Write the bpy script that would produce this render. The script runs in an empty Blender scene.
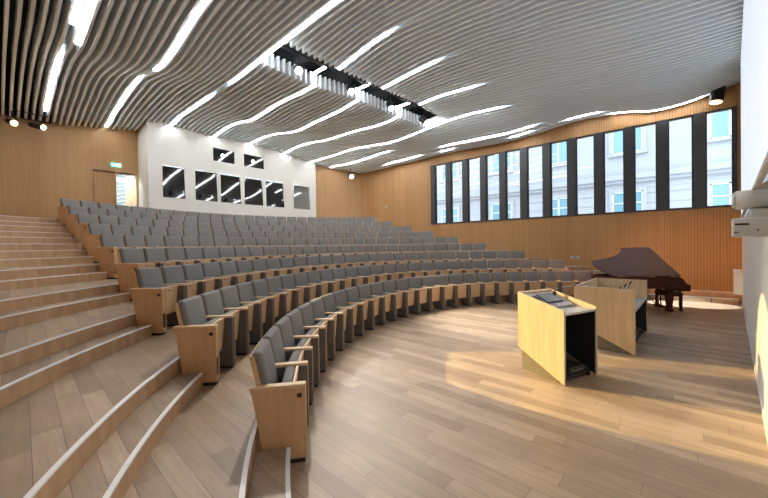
import bpy, bmesh, math, random
from mathutils import Vector, Matrix
from math import sin, cos, pi, radians, atan2, hypot

random.seed(5)
scn = bpy.context.scene
COL = scn.collection

# ------------------------------------------------------------------ camera
PSI, PITCH, ROLL, EYE, FPX = 0.86295, 0.0110, -0.0150, 1.8474, 332.97
cd = bpy.data.cameras.new('camera'); cam = bpy.data.objects.new('camera', cd); COL.objects.link(cam)
cd.sensor_width = 36.0; cd.lens = FPX / 768 * 36.0; cd.clip_start = 0.02; cd.clip_end = 200
_lat = Vector((cos(PSI), -sin(PSI), 0)); _fw = Vector((sin(PSI), cos(PSI), 0)); _dn = Vector((0, 0, -1))
_F = _fw * cos(PITCH) + _dn * sin(PITCH); _Y = _dn * cos(PITCH) - _fw * sin(PITCH)
_u = _lat * cos(ROLL) - _Y * sin(ROLL); _v = _Y * cos(ROLL) + _lat * sin(ROLL)
m = Matrix((_u, -_v, -_F)).transposed().to_4x4(); m.translation = Vector((0, 0, EYE))
cam.matrix_world = m
scn.camera = cam

# ------------------------------------------------------------------ world, exposure
w = bpy.data.worlds.new('world'); scn.world = w; w.use_nodes = True
bg = w.node_tree.nodes['Background']; bg.inputs[0].default_value = (0.78, 0.89, 1.0, 1); bg.inputs[1].default_value = 1.05
vs = scn.view_settings
vs.view_transform = 'Standard'; vs.look = 'None'; vs.gamma = 1; vs.use_curve_mapping = False
vs.exposure = 2.0
LED_POWER = 6.0
STAGE_POWER = 420.0

# ------------------------------------------------------------------ dimensions of the hall
XL, XW = -1.8, 15.0            # left side wall, window wall
def front_y(x): return -0.24 - 0.0985 * x
BACK = 17.3
TIER = 0.3077
ROWP = [[-1.1484, 2.7953, 1.7948, 0.1199, 0.0876, -0.0589, 0.014], [-2.3608, 3.7137, 1.7002, 0.0967, 0.0825, -0.0383, 0.0057], [-3.6235, 4.7611, 1.5931, 0.0815, 0.0787, -0.0198, -0.006], [-4.8155, 5.9764, 1.4942, 0.0728, 0.0763, -0.0026, -0.0201], [-6.0308, 6.9913, 1.433, 0.0656, 0.0749, 0.0144, -0.0347], [-7.04, 7.8597, 1.3944, 0.0573, 0.0731, 0.0307, -0.0501], [-7.9709, 8.5871, 1.3806, 0.0512, 0.0732, 0.0481, -0.0649], [-8.8492, 9.272, 1.3728, 0.0463, 0.0733, 0.065, -0.0801], [-9.7065, 9.9595, 1.3686, 0.0422, 0.074, 0.0822, -0.0951]]
NSEAT = [26, 27, 27, 26, 26, 26, 26, 26, 26]
PITCHM = 0.53

def row_curve(j):
    """centre line of a row in floor coordinates: list of (t, x, y, heading)"""
    x0, z0, ph0, k0, k1, k2, k3 = ROWP[j]
    L = NSEAT[j] * PITCHM
    out = []
    n = 400
    X, Z = x0, z0
    ph = ph0
    for i in range(n + 1):
        s = L * i / n; t = s / 14.0
        p2 = ph0 - (k0 * s + k1 * s * t + k2 * s * t * t + k3 * s * t ** 3)
        if i:
            X += (cos(ph) + cos(p2)) / 2 * L / n; Z += (sin(ph) + sin(p2)) / 2 * L / n
        ph = p2
        out.append((s, X * cos(PSI) + Z * sin(PSI), -X * sin(PSI) + Z * cos(PSI), ph - PSI))
    return out
# heading in floor coordinates: lateral/depth angle ph -> angle ph - PSI  (n = x cos + z sin, s = -x sin + z cos)
RC = [row_curve(j) for j in range(9)]
def at_row(j, s):
    c = RC[j]; L = c[-1][0]; f = max(0, min(1, s / L)) * (len(c) - 1); i = min(int(f), len(c) - 2); f -= i
    a, b = c[i], c[i + 1]
    return tuple(a[q] + (b[q] - a[q]) * f for q in (1, 2, 3))

# ------------------------------------------------------------------ materials
MATS = {}
def mat(name, col, rough=0.6, metal=0.0, noise=0.0, nscale=8.0, bump=0.0, bscale=60.0, spec=None, emit=None, estr=0.0, trans=0.0, coat=0.0):
    if name in MATS: return MATS[name]
    mt = bpy.data.materials.new(name); mt.use_nodes = True; nt = mt.node_tree; b = nt.nodes['Principled BSDF']
    b.inputs['Base Color'].default_value = (*col, 1); b.inputs['Roughness'].default_value = rough; b.inputs['Metallic'].default_value = metal
    if spec is not None: b.inputs['Specular IOR Level'].default_value = spec
    if coat: b.inputs['Coat Weight'].default_value = coat; b.inputs['Coat Roughness'].default_value = 0.08
    if trans: b.inputs['Transmission Weight'].default_value = trans
    if emit: b.inputs['Emission Color'].default_value = (*emit, 1); b.inputs['Emission Strength'].default_value = estr
    tc = nt.nodes.new('ShaderNodeTexCoord')
    if noise:
        n = nt.nodes.new('ShaderNodeTexNoise'); n.inputs['Scale'].default_value = nscale; n.inputs['Detail'].default_value = 4
        nt.links.new(tc.outputs['Object'], n.inputs['Vector'])
        r = nt.nodes.new('ShaderNodeMapRange'); r.inputs['To Min'].default_value = 1 - noise; r.inputs['To Max'].default_value = 1 + noise
        nt.links.new(n.outputs['Fac'], r.inputs['Value'])
        mx = nt.nodes.new('ShaderNodeVectorMath'); mx.operation = 'SCALE'; mx.inputs[0].default_value = col
        nt.links.new(r.outputs[0], mx.inputs['Scale']); nt.links.new(mx.outputs[0], b.inputs['Base Color'])
    if bump:
        n2 = nt.nodes.new('ShaderNodeTexNoise'); n2.inputs['Scale'].default_value = bscale; n2.inputs['Detail'].default_value = 3
        nt.links.new(tc.outputs['Object'], n2.inputs['Vector'])
        bp = nt.nodes.new('ShaderNodeBump'); bp.inputs['Strength'].default_value = bump; bp.inputs['Distance'].default_value = 0.01
        nt.links.new(n2.outputs['Fac'], bp.inputs['Height']); nt.links.new(bp.outputs[0], b.inputs['Normal'])
    MATS[name] = mt
    return mt

def grain_wood(name, c1, c2, stretch=(18, 18, 1.2), rough=0.45, rand=0.0, coat=0.0):
    mt = bpy.data.materials.new(name); mt.use_nodes = True; nt = mt.node_tree; b = nt.nodes['Principled BSDF']
    b.inputs['Roughness'].default_value = rough
    if coat: b.inputs['Coat Weight'].default_value = coat
    tc = nt.nodes.new('ShaderNodeTexCoord'); mp = nt.nodes.new('ShaderNodeMapping'); mp.inputs['Scale'].default_value = stretch
    nt.links.new(tc.outputs['Object'], mp.inputs['Vector'])
    n = nt.nodes.new('ShaderNodeTexNoise'); n.inputs['Scale'].default_value = 1.6; n.inputs['Detail'].default_value = 6; n.inputs['Distortion'].default_value = 0.6
    nt.links.new(mp.outputs[0], n.inputs['Vector'])
    cr = nt.nodes.new('ShaderNodeValToRGB'); cr.color_ramp.elements[0].color = (*c1, 1); cr.color_ramp.elements[1].color = (*c2, 1)
    cr.color_ramp.elements[0].position = 0.3; cr.color_ramp.elements[1].position = 0.7
    nt.links.new(n.outputs['Fac'], cr.inputs['Fac'])
    if rand:
        oi = nt.nodes.new('ShaderNodeObjectInfo'); hs = nt.nodes.new('ShaderNodeHueSaturation')
        mr = nt.nodes.new('ShaderNodeMapRange'); mr.inputs['To Min'].default_value = 1 - rand; mr.inputs['To Max'].default_value = 1 + rand
        nt.links.new(oi.outputs['Random'], mr.inputs['Value']); nt.links.new(mr.outputs[0], hs.inputs['Value'])
        nt.links.new(cr.outputs[0], hs.inputs['Color']); nt.links.new(hs.outputs[0], b.inputs['Base Color'])
    else:
        nt.links.new(cr.outputs[0], b.inputs['Base Color'])
    MATS[name] = mt
    return mt

def plank_floor(name, tint=1.0):
    """oak planks running along the room (world y)"""
    mt = bpy.data.materials.new(name); mt.use_nodes = True; nt = mt.node_tree; b = nt.nodes['Principled BSDF']; L = nt.links.new
    g = nt.nodes.new('ShaderNodeNewGeometry')
    mp = nt.nodes.new('ShaderNodeMapping'); mp.inputs['Rotation'].default_value = (0, 0, radians(-88)); mp.inputs['Location'].default_value = (3.1, 1.37, 0)
    L(g.outputs['Position'], mp.inputs['Vector'])
    br = nt.nodes.new('ShaderNodeTexBrick'); br.offset = 0.0; br.offset_frequency = 2; br.squash = 1
    br.inputs['Scale'].default_value = 1.0; br.inputs['Brick Width'].default_value = 1.55; br.inputs['Row Height'].default_value = 0.15
    br.inputs['Mortar Size'].default_value = 0.0018; br.inputs['Mortar Smooth'].default_value = 0.3; br.inputs['Bias'].default_value = 0.0
    br.inputs['Color1'].default_value = (0, 0, 0, 1); br.inputs['Color2'].default_value = (1, 1, 1, 1); br.inputs['Mortar'].default_value = (0.5, 0.5, 0.5, 1)
    RH = 0.15
    sp = nt.nodes.new('ShaderNodeSeparateXYZ'); L(mp.outputs[0], sp.inputs[0])
    dv = nt.nodes.new('ShaderNodeMath'); dv.operation = 'DIVIDE'; L(sp.outputs[1], dv.inputs[0]); dv.inputs[1].default_value = RH
    fl = nt.nodes.new('ShaderNodeMath'); fl.operation = 'FLOOR'; L(dv.outputs[0], fl.inputs[0])
    wn = nt.nodes.new('ShaderNodeTexWhiteNoise'); wn.noise_dimensions = '1D'; L(fl.outputs[0], wn.inputs['W'])
    ml = nt.nodes.new('ShaderNodeMath'); ml.operation = 'MULTIPLY_ADD'; L(wn.outputs['Value'], ml.inputs[0]); ml.inputs[1].default_value = 9.3; L(sp.outputs[0], ml.inputs[2])
    cb = nt.nodes.new('ShaderNodeCombineXYZ'); L(ml.outputs[0], cb.inputs[0]); L(sp.outputs[1], cb.inputs[1])
    L(cb.outputs[0], br.inputs['Vector'])
    cr = nt.nodes.new('ShaderNodeValToRGB'); e = cr.color_ramp.elements
    e[0].color = (0.280 * tint, 0.190 * tint, 0.120 * tint, 1); e[1].color = (0.46 * tint, 0.335 * tint, 0.222 * tint, 1)
    q = e.new(0.5); q.color = (0.370 * tint, 0.260 * tint, 0.168 * tint, 1)
    L(br.outputs['Color'], cr.inputs['Fac'])
    mp2 = nt.nodes.new('ShaderNodeMapping'); mp2.inputs['Scale'].default_value = (9, 0.8, 9); L(g.outputs['Position'], mp2.inputs['Vector'])
    n = nt.nodes.new('ShaderNodeTexNoise'); n.inputs['Scale'].default_value = 2.2; n.inputs['Detail'].default_value = 7; n.inputs['Roughness'].default_value = 0.65; n.inputs['Distortion'].default_value = 0.8
    L(mp2.outputs[0], n.inputs['Vector'])
    mr = nt.nodes.new('ShaderNodeMapRange'); mr.inputs['From Min'].default_value = 0.25; mr.inputs['From Max'].default_value = 0.75; mr.inputs['To Min'].default_value = 0.78; mr.inputs['To Max'].default_value = 1.18
    L(n.outputs['Fac'], mr.inputs['Value'])
    n3 = nt.nodes.new('ShaderNodeTexNoise'); n3.inputs['Scale'].default_value = 2.6; n3.inputs['Detail'].default_value = 3; L(g.outputs['Position'], n3.inputs['Vector'])
    mr3 = nt.nodes.new('ShaderNodeMapRange'); mr3.inputs['From Min'].default_value = 0.3; mr3.inputs['From Max'].default_value = 0.7; mr3.inputs['To Min'].default_value = 0.9; mr3.inputs['To Max'].default_value = 1.08; L(n3.outputs['Fac'], mr3.inputs['Value'])
    mu = nt.nodes.new('ShaderNodeMath'); mu.operation = 'MULTIPLY'; L(mr.outputs[0], mu.inputs[0]); L(mr3.outputs[0], mu.inputs[1])
    vm = nt.nodes.new('ShaderNodeVectorMath'); vm.operation = 'SCALE'; L(cr.outputs[0], vm.inputs[0]); L(mu.outputs[0], vm.inputs['Scale'])
    dk = nt.nodes.new('ShaderNodeMix'); dk.data_type = 'RGBA'; dk.inputs[7].default_value = (0.10, 0.065, 0.04, 1)
    L(br.outputs['Fac'], dk.inputs[0]); L(vm.outputs[0], dk.inputs[6]); L(dk.outputs[2], b.inputs['Base Color'])
    rr = nt.nodes.new('ShaderNodeMapRange'); rr.inputs['To Min'].default_value = 0.36; rr.inputs['To Max'].default_value = 0.5; L(n.outputs['Fac'], rr.inputs['Value']); L(rr.outputs[0], b.inputs['Roughness'])
    bp = nt.nodes.new('ShaderNodeBump'); bp.inputs['Strength'].default_value = 0.25; bp.inputs['Distance'].default_value = 0.002; bp.invert = True
    L(br.outputs['Fac'], bp.inputs['Height']); L(bp.outputs[0], b.inputs['Normal'])
    MATS[name] = mt
    return mt

def slat_wall(name, axis, c1, c2, period=0.06, panel=0.6, depth=0.012, gmix=0.8):
    """veneered wall of fine upright grooves"""
    mt = bpy.data.materials.new(name); mt.use_nodes = True; nt = mt.node_tree; b = nt.nodes['Principled BSDF']; L = nt.links.new
    b.inputs['Roughness'].default_value = 0.5
    g = nt.nodes.new('ShaderNodeNewGeometry'); sx = nt.nodes.new('ShaderNodeSeparateXYZ'); L(g.outputs['Position'], sx.inputs[0])
    A = sx.outputs[axis]
    def mth(op, a, bb):
        k = nt.nodes.new('ShaderNodeMath'); k.operation = op
        for i, v in enumerate((a, bb)):
            if v is None: continue
            if isinstance(v, (int, float)): k.inputs[i].default_value = v
            else: L(v, k.inputs[i])
        return k.outputs[0]
    u = mth('FRACT', mth('DIVIDE', A, period), None)
    groove = mth('LESS_THAN', mth('ABSOLUTE', mth('SUBTRACT', u, 0.5), None), 0.11)
    cell = mth('FLOOR', mth('DIVIDE', A, panel), None)
    wn = nt.nodes.new('ShaderNodeTexWhiteNoise'); wn.noise_dimensions = '1D'; L(cell, wn.inputs['W'])
    cell2 = mth('FLOOR', mth('DIVIDE', A, period), None)
    wn2 = nt.nodes.new('ShaderNodeTexWhiteNoise'); wn2.noise_dimensions = '1D'; L(cell2, wn2.inputs['W'])
    mp = nt.nodes.new('ShaderNodeMapping'); mp.inputs['Scale'].default_value = (14, 14, 0.7); L(g.outputs['Position'], mp.inputs['Vector'])
    n = nt.nodes.new('ShaderNodeTexNoise'); n.inputs['Scale'].default_value = 1.5; n.inputs['Detail'].default_value = 5; L(mp.outputs[0], n.inputs['Vector'])
    f = mth('ADD', mth('MULTIPLY', n.outputs['Fac'], 0.6), mth('ADD', mth('MULTIPLY', wn.outputs['Value'], 0.25), mth('MULTIPLY', wn2.outputs['Value'], 0.2)))
    cr = nt.nodes.new('ShaderNodeValToRGB'); cr.color_ramp.elements[0].color = (*c1, 1); cr.color_ramp.elements[1].color = (*c2, 1)
    cr.color_ramp.elements[0].position = 0.2; cr.color_ramp.elements[1].position = 0.85
    L(f, cr.inputs['Fac'])
    dk = nt.nodes.new('ShaderNodeMix'); dk.data_type = 'RGBA'; dk.inputs[7].default_value = (c1[0] * 0.45, c1[1] * 0.4, c1[2] * 0.4, 1)
    L(mth('MULTIPLY', groove, gmix), dk.inputs[0]); L(cr.outputs[0], dk.inputs[6]); L(dk.outputs[2], b.inputs['Base Color'])
    bp = nt.nodes.new('ShaderNodeBump'); bp.inputs['Strength'].default_value = 0.5; bp.inputs['Distance'].default_value = depth; bp.invert = True
    L(groove, bp.inputs['Height']); L(bp.outputs[0], b.inputs['Normal'])
    MATS[name] = mt
    return mt

M_floor = plank_floor('oak_planks', 0.91)
M_riser = grain_wood('oak_riser', (0.43, 0.255, 0.135), (0.58, 0.375, 0.21), (5, 5, 1.0), 0.5)
M_nosing = mat('nosing_metal', (0.80, 0.79, 0.77), 0.5, 0.0)
M_wallL = slat_wall('wood_wall_back', 0, (0.45, 0.25, 0.10), (0.57, 0.345, 0.155), 0.045, 0.6, 0.004, 0.2)
M_wallR = slat_wall('wood_wall_window', 1, (0.42, 0.215, 0.075), (0.55, 0.31, 0.125), 0.075, 0.75, 0.008, 0.6)
M_white = mat('white_plaster', (0.76, 0.76, 0.71), 0.8, noise=0.02)
M_front = mat('front_wall_paint', (0.62, 0.61, 0.58), 0.75, noise=0.02)
M_screen = mat('emissive_screen_cloth', (0.45, 0.47, 0.50), 0.7, emit=(0.80, 0.89, 1.0), estr=0.19)  # glow added to the cloth in place of projected light, brightens the fins
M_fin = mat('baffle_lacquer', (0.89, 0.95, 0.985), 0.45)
M_black = mat('black_void', (0.006, 0.007, 0.008), 0.9)
M_led = mat('led_diffuser', (0.9, 0.9, 0.9), 0.5, emit=(0.97, 0.98, 1.0), estr=LED_POWER)
M_wood = grain_wood('beech_veneer', (0.68, 0.42, 0.215), (0.78, 0.52, 0.30), (30, 30, 1.5), 0.4, rand=0.07)
M_woodedge = grain_wood('beech_armrest', (0.66, 0.44, 0.24), (0.78, 0.56, 0.34), (20, 4, 20), 0.35)
M_fabric = mat('grey_fabric', (0.225, 0.220, 0.212), 0.95, noise=0.12, nscale=40, bump=0.25, bscale=300, spec=0.2)
M_post = mat('taupe_felt', (0.150, 0.132, 0.120), 0.95, noise=0.12, nscale=30, bump=0.2, bscale=250, spec=0.2)
M_dark = mat('black_plastic', (0.015, 0.015, 0.017), 0.5)
M_darkmetal = mat('dark_anodised', (0.060, 0.060, 0.062), 0.4, 0.3)
M_glassblack = mat('booth_glass', (0.006, 0.007, 0.008), 0.03, spec=0.9, coat=0.6)
M_glassgrey = mat('blind_glass', (0.17, 0.19, 0.185), 0.05, spec=0.9, coat=0.5)
M_lectern = grain_wood('lectern_oak', (0.58, 0.42, 0.25), (0.70, 0.53, 0.34), (12, 12, 0.8), 0.45)
M_taupe = mat('lectern_plinth', (0.20, 0.17, 0.12), 0.6)
M_greytop = mat('grey_worktop', (0.33, 0.33, 0.33), 0.45, noise=0.05)
M_panel = mat('touch_panel', (0.16, 0.17, 0.20), 0.12, spec=0.8)
M_piano = grain_wood('mahogany_lacquer', (0.045, 0.010, 0.006), (0.085, 0.022, 0.010), (10, 1.2, 10), 0.38)
M_piano.node_tree.nodes['Principled BSDF'].inputs['Specular IOR Level'].default_value = 0.22
M_ivory = mat('ivory_keys', (0.8, 0.78, 0.7), 0.3)
M_brass = mat('brass', (0.7, 0.5, 0.2), 0.3, 1.0)
M_grey = mat('light_grey_casing', (0.60, 0.60, 0.58), 0.5)
M_steel = mat('steel', (0.5, 0.5, 0.5), 0.3, 1.0)

# ------------------------------------------------------------------ mesh helpers
def ident(p): return p
def add_box(bm, x0, x1, y0, y1, z0, z1, bev=0.0, seg=2, xf=None):
    vs_ = [bm.verts.new((x, y, z)) for x in (x0, x1) for y in (y0, y1) for z in (z0, z1)]
    fs = []
    for q in ((0, 1, 3, 2), (4, 6, 7, 5), (0, 4, 5, 1), (2, 3, 7, 6), (0, 2, 6, 4), (1, 5, 7, 3)):
        fs.append(bm.faces.new([vs_[i] for i in q]))
    geo = vs_
    if bev:
        es = set(e for f in fs for e in f.edges)
        r = bmesh.ops.bevel(bm, geom=list(es), offset=bev, segments=seg, profile=0.5, affect='EDGES')
        geo = list(set(v for f in r['faces'] for v in f.verts) | set(v for v in vs_ if v.is_valid))
    if xf:
        for v in geo: v.co = xf(v.co)
    return geo
def add_prism(bm, pts, z0, z1, axis='z', xf=None):
    """pts polygon (a,b); axis z: (x,y); axis x: (y,z) extruded in x"""
    def P(a, b, c): return (a, b, c) if axis == 'z' else ((c, a, b) if axis == 'x' else (a, c, b))
    lo = [bm.verts.new(P(a, b, z0)) for a, b in pts]; hi = [bm.verts.new(P(a, b, z1)) for a, b in pts]
    n = len(pts)
    bm.faces.new(lo[::-1]); bm.faces.new(hi)
    for i in range(n): bm.faces.new((lo[i], lo[(i + 1) % n], hi[(i + 1) % n], hi[i]))
    if xf:
        for v in lo + hi: v.co = xf(v.co)
    return lo + hi
def add_cyl(bm, p0, p1, r0, r1=None, seg=16, caps=True):
    r1 = r0 if r1 is None else r1
    p0, p1 = Vector(p0), Vector(p1); d = (p1 - p0).normalized()
    a = d.orthogonal().normalized(); b = d.cross(a)
    A = [bm.verts.new(p0 + (a * cos(2 * pi * i / seg) + b * sin(2 * pi * i / seg)) * r0) for i in range(seg)]
    B = [bm.verts.new(p1 + (a * cos(2 * pi * i / seg) + b * sin(2 * pi * i / seg)) * r1) for i in range(seg)]
    for i in range(seg): bm.faces.new((A[i], A[(i + 1) % seg], B[(i + 1) % seg], B[i]))
    if caps: bm.faces.new(A[::-1]); bm.faces.new(B)
    return A + B
def add_tube(bm, pts, r, seg=8):
    for a, b in zip(pts[:-1], pts[1:]): add_cyl(bm, a, b, r, seg=seg)
def mesh_of(name, bm, mt, smooth=False):
    bmesh.ops.recalc_face_normals(bm, faces=bm.faces)
    me = bpy.data.meshes.new(name); bm.to_mesh(me); bm.free()
    for q in (mt if isinstance(mt, (list, tuple)) else [mt]): me.materials.append(q)
    if smooth:
        for p in me.polygons: p.use_smooth = True
    return me
def link(name, me, parent=None, loc=None, rotz=None):
    o = bpy.data.objects.new(name, me); COL.objects.link(o)
    if parent is not None: o.parent = parent
    if loc is not None: o.location = loc
    if rotz is not None: o.rotation_euler = (0, 0, rotz)
    return o
def obj(name, bm, mt, parent=None, smooth=False, loc=None, rotz=None):
    return link(name, mesh_of(name, bm, mt, smooth), parent, loc, rotz)
def tag(o, label, cat, group=None, kind=None):
    o['label'] = label; o['category'] = cat
    if group: o['group'] = group
    if kind: o['kind'] = kind
    return o
def struct(o, label=None, cat=None):
    o['kind'] = 'structure'
    if label: o['label'] = label
    if cat: o['category'] = cat
    return o
def empty(name, loc, rotz, label, cat, group=None):
    o = bpy.data.objects.new(name, None); COL.objects.link(o); o.location = loc; o.rotation_euler = (0, 0, rotz); o.empty_display_size = 0.1
    return tag(o, label, cat, group)
def box_obj(name, x0, x1, y0, y1, z0, z1, mt, parent=None, bev=0.0):
    bm = bmesh.new(); add_box(bm, x0, x1, y0, y1, z0, z1, bev); return obj(name, bm, mt, parent)
ORD = ['zeroth', 'first', 'second', 'third', 'fourth', 'fifth', 'sixth', 'seventh', 'eighth', 'ninth', 'tenth', 'eleventh', 'twelfth', 'thirteenth', 'fourteenth', 'fifteenth', 'sixteenth', 'seventeenth', 'eighteenth', 'nineteenth', 'twentieth']
TENS = {2: 'twenty', 3: 'thirty', 4: 'forty', 5: 'fifty', 6: 'sixty', 7: 'seventy', 8: 'eighty', 9: 'ninety'}
TENTH = {2: 'twentieth', 3: 'thirtieth', 4: 'fortieth', 5: 'fiftieth', 6: 'sixtieth', 7: 'seventieth', 8: 'eightieth', 9: 'ninetieth'}
def ordw(n):
    if n <= 20: return ORD[n]
    return TENTH[n // 10] if n % 10 == 0 else TENS[n // 10] + '-' + ORD[n % 10]

# ------------------------------------------------------------------ ceiling surface (height of the fin undersides)
GN = [-2.0, -0.5, 1.25, 2.2, 3.05, 4.85, 6.65, 8.45, 10.25, 12.05, 13.2, 14.0, 14.8]
CT = [[102, 102, 102, 101, 101, 100, 100, 101, 100, 98, 97, 95, 93, 92, 92, 92, 92, 93, 94, 93, 92, 80, 68, 50, 32, 25], [100, 100, 101, 101, 100, 106, 105, 103, 101, 100, 98, 96, 94, 92, 92, 93, 92, 94, 95, 95, 92, 80, 68, 50, 32, 25], [92, 94, 95, 98, 109, 108, 108, 110, 110, 108, 106, 104, 100, 96, 90, 84, 81, 90, 100, 100, 98, 85, 75, 58, 42, 35], [89, 90, 92, 98, 109, 109, 110, 114, 113, 113, 110, 108, 104, 97, 85, 74, 73, 84, 99, 108, 106, 92, 84, 70, 62, 56], [89, 91, 93, 109, 109, 108, 114, 113, 114, 111, 109, 106, 100, 89, 75, 71, 79, 95, 109, 107, 105, 98, 93, 80, 74, 70], [81, 84, 98, 102, 104, 116, 116, 119, 118, 115, 114, 111, 109, 107, 103, 101, 102, 104, 105, 107, 108, 109, 102, 99, 100, 94], [66, 74, 82, 88, 93, 112, 113, 119, 124, 129, 124, 111, 100, 92, 90, 93, 92, 86, 84, 96, 104, 104, 98, 93, 97, 98], [54, 59, 65, 72, 83, 94, 100, 110, 113, 114, 110, 104, 99, 95, 85, 81, 78, 73, 78, 93, 102, 106, 104, 107, 104, 101], [44, 44, 45, 50, 59, 68, 85, 92, 99, 104, 108, 106, 94, 80, 78, 83, 86, 86, 89, 98, 103, 103, 95, 95, 97, 96], [47, 42, 39, 41, 47, 53, 58, 66, 79, 85, 89, 87, 81, 73, 65, 64, 71, 78, 82, 80, 77, 77, 76, 83, 81, 82], [57, 44, 35, 35, 48, 58, 59, 51, 49, 50, 57, 58, 58, 54, 59, 61, 62, 59, 52, 49, 48, 54, 54, 66, 72, 75], [57, 48, 32, 30, 47, 57, 57, 49, 41, 36, 37, 39, 44, 44, 48, 50, 46, 44, 38, 36, 35, 47, 53, 62, 66, 70], [72, 50, 33, 30, 47, 55, 55, 47, 39, 34, 35, 38, 40, 39, 38, 37, 33, 34, 31, 31, 31, 39, 51, 56, 63, 66]]
def cub(p0, p1, p2, p3, t): return p1 + 0.5 * t * (p2 - p0 + t * (2 * p0 - 5 * p1 + 4 * p2 - p3 + t * (3 * (p1 - p2) + p3 - p0)))
def ceil_z(x, y):
    i = 0
    while i < len(GN) - 2 and x > GN[i + 1]: i += 1
    t = max(0, min(1, (x - GN[i]) / (GN[i + 1] - GN[i])))
    f = max(0, min(24.999, (y + 2) / 0.8)); j = int(f); f -= j
    def rowv(k):
        k = max(0, min(len(GN) - 1, k)); r = CT[k]; g = lambda q: r[max(0, min(25, q))]
        return cub(g(j - 1), g(j), g(j + 1), g(j + 2), f)
    a, b = rowv(i), rowv(i + 1); t = t * t * (3 - 2 * t) * 0.5 + t * 0.5
    return 6.0 + 0.01 * (a + (b - a) * t)

# ------------------------------------------------------------------ the floor and the tiers
bm = bmesh.new()
add_prism(bm, [(XL, front_y(XL)), (XW, front_y(XW)), (XW, 17.4), (XL, 17.4)], -0.2, 0.0)
struct(obj('floor', bm, M_floor), 'oak plank stage floor in front of the seats', 'floor')

BACKOFF = -0.04
def nosing_line(j, off=0.0):
    """front edge of the tier behind row j, from the left wall to the right"""
    pts = []
    off += BACKOFF
    c = RC[j]
    x0, y0, h0 = at_row(j, 0.0); k = ROWP[j][3]
    # backwards along the extrapolated arc
    left = []
    X, Y, h = x0, y0, h0; ds = 0.08
    while X > XL - 0.9 and len(left) < 90:
        h2 = h + (k * 1.08 + 0.01) * ds
        X -= cos((h + h2) / 2) * ds; Y -= sin((h + h2) / 2) * ds; h = min(h2, radians(78))
        left.append((X - sin(h) * off, Y + cos(h) * off))
    mid = [(p[1] - sin(p[3]) * off, p[2] + cos(p[3]) * off) for p in c[::8]]
    X, Y, h = at_row(j, 99); right = []
    tgt = radians(-38)
    if j == 0:
        way = [(X, Y), (13.3, 1.02), (13.72, 0.85), (13.97, 0.5), (14.05, 0.0), (14.12, -1.0), (14.2, -2.2)]
        for a, b in zip(way[:-1], way[1:]):
            L = hypot(b[0] - a[0], b[1] - a[1]); n = max(1, int(L / 0.1))
            for q in range(1, n + 1):
                hh = atan2(b[1] - a[1], b[0] - a[0])
                right.append((a[0] + (b[0] - a[0]) * q / n - sin(hh) * off, a[1] + (b[1] - a[1]) * q / n + cos(hh) * off))
        return left[::-1], mid, right
    while X < XW + 0.5 and len(right) < 90 and Y > -2.2:
        h += max(-0.04, min(0.04, tgt - h)); X += cos(h) * 0.1; Y += sin(h) * 0.1
        right.append((X - sin(h) * off, Y + cos(h) * off))
    return left[::-1], mid, right
def clip_line(pts, x0, x1):
    out = []
    for a, b in zip(pts[:-1], pts[1:]):
        for q in (a, b):
            if x0 <= q[0] <= x1 and (not out or out[-1] != q): out.append(q)
        for xx in (x0, x1):
            if (a[0] - xx) * (b[0] - xx) < 0:
                t = (xx - a[0]) / (b[0] - a[0]); q = (xx, a[1] + (b[1] - a[1]) * t)
                out.append(q)
    out = sorted(set(out))
    return out
def strip_mesh(bm, line, w0, w1, z0, z1):
    """ribbon solid along a line; w0,w1 = offsets toward the rear"""
    n = len(line); rings = []
    for i, (x, y) in enumerate(line):
        a = line[max(0, i - 1)]; b = line[min(n - 1, i + 1)]
        dx, dy = b[0] - a[0], b[1] - a[1]; L = hypot(dx, dy) or 1; nx, ny = -dy / L, dx / L
        rings.append([bm.verts.new((x + nx * w, y + ny * w, z)) for w, z in ((w0, z0), (w1, z0), (w1, z1), (w0, z1))])
    for a, b in zip(rings[:-1], rings[1:]):
        for q in range(4): bm.faces.new((a[q], a[(q + 1) % 4], b[(q + 1) % 4], b[q]))
    bm.faces.new(rings[0][::-1]); bm.faces.new(rings[-1])
def tier_solid(line, ztop, zbot):
    """floor slab from the nosing line back to the rear wall; top face planks, front riser oak"""
    bm = bmesh.new(); F, T, B, R = [], [], [], []
    for x, y in line:
        F.append(bm.verts.new((x, y, zbot))); T.append(bm.verts.new((x, y, ztop)))
        R.append(bm.verts.new((x, 17.4, ztop))); B.append(bm.verts.new((x, 17.4, zbot)))
    for i in range(len(line) - 1):
        f = bm.faces.new((F[i], F[i + 1], T[i + 1], T[i])); f.material_index = 1
        f = bm.faces.new((T[i], T[i + 1], R[i + 1], R[i])); f.material_index = 0
        f = bm.faces.new((B[i], R[i], R[i + 1], B[i + 1])); f.material_index = 1
        f = bm.faces.new((F[i], B[i], B[i + 1], F[i + 1])); f.material_index = 1
    bm.faces.new((F[0], T[0], R[0], B[0])); bm.faces.new((F[-1], B[-1], R[-1], T[-1]))
    return bm
FLOORN = ['front', 'second', 'third', 'fourth', 'fifth', 'sixth', 'seventh', 'eighth', 'rear']
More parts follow.
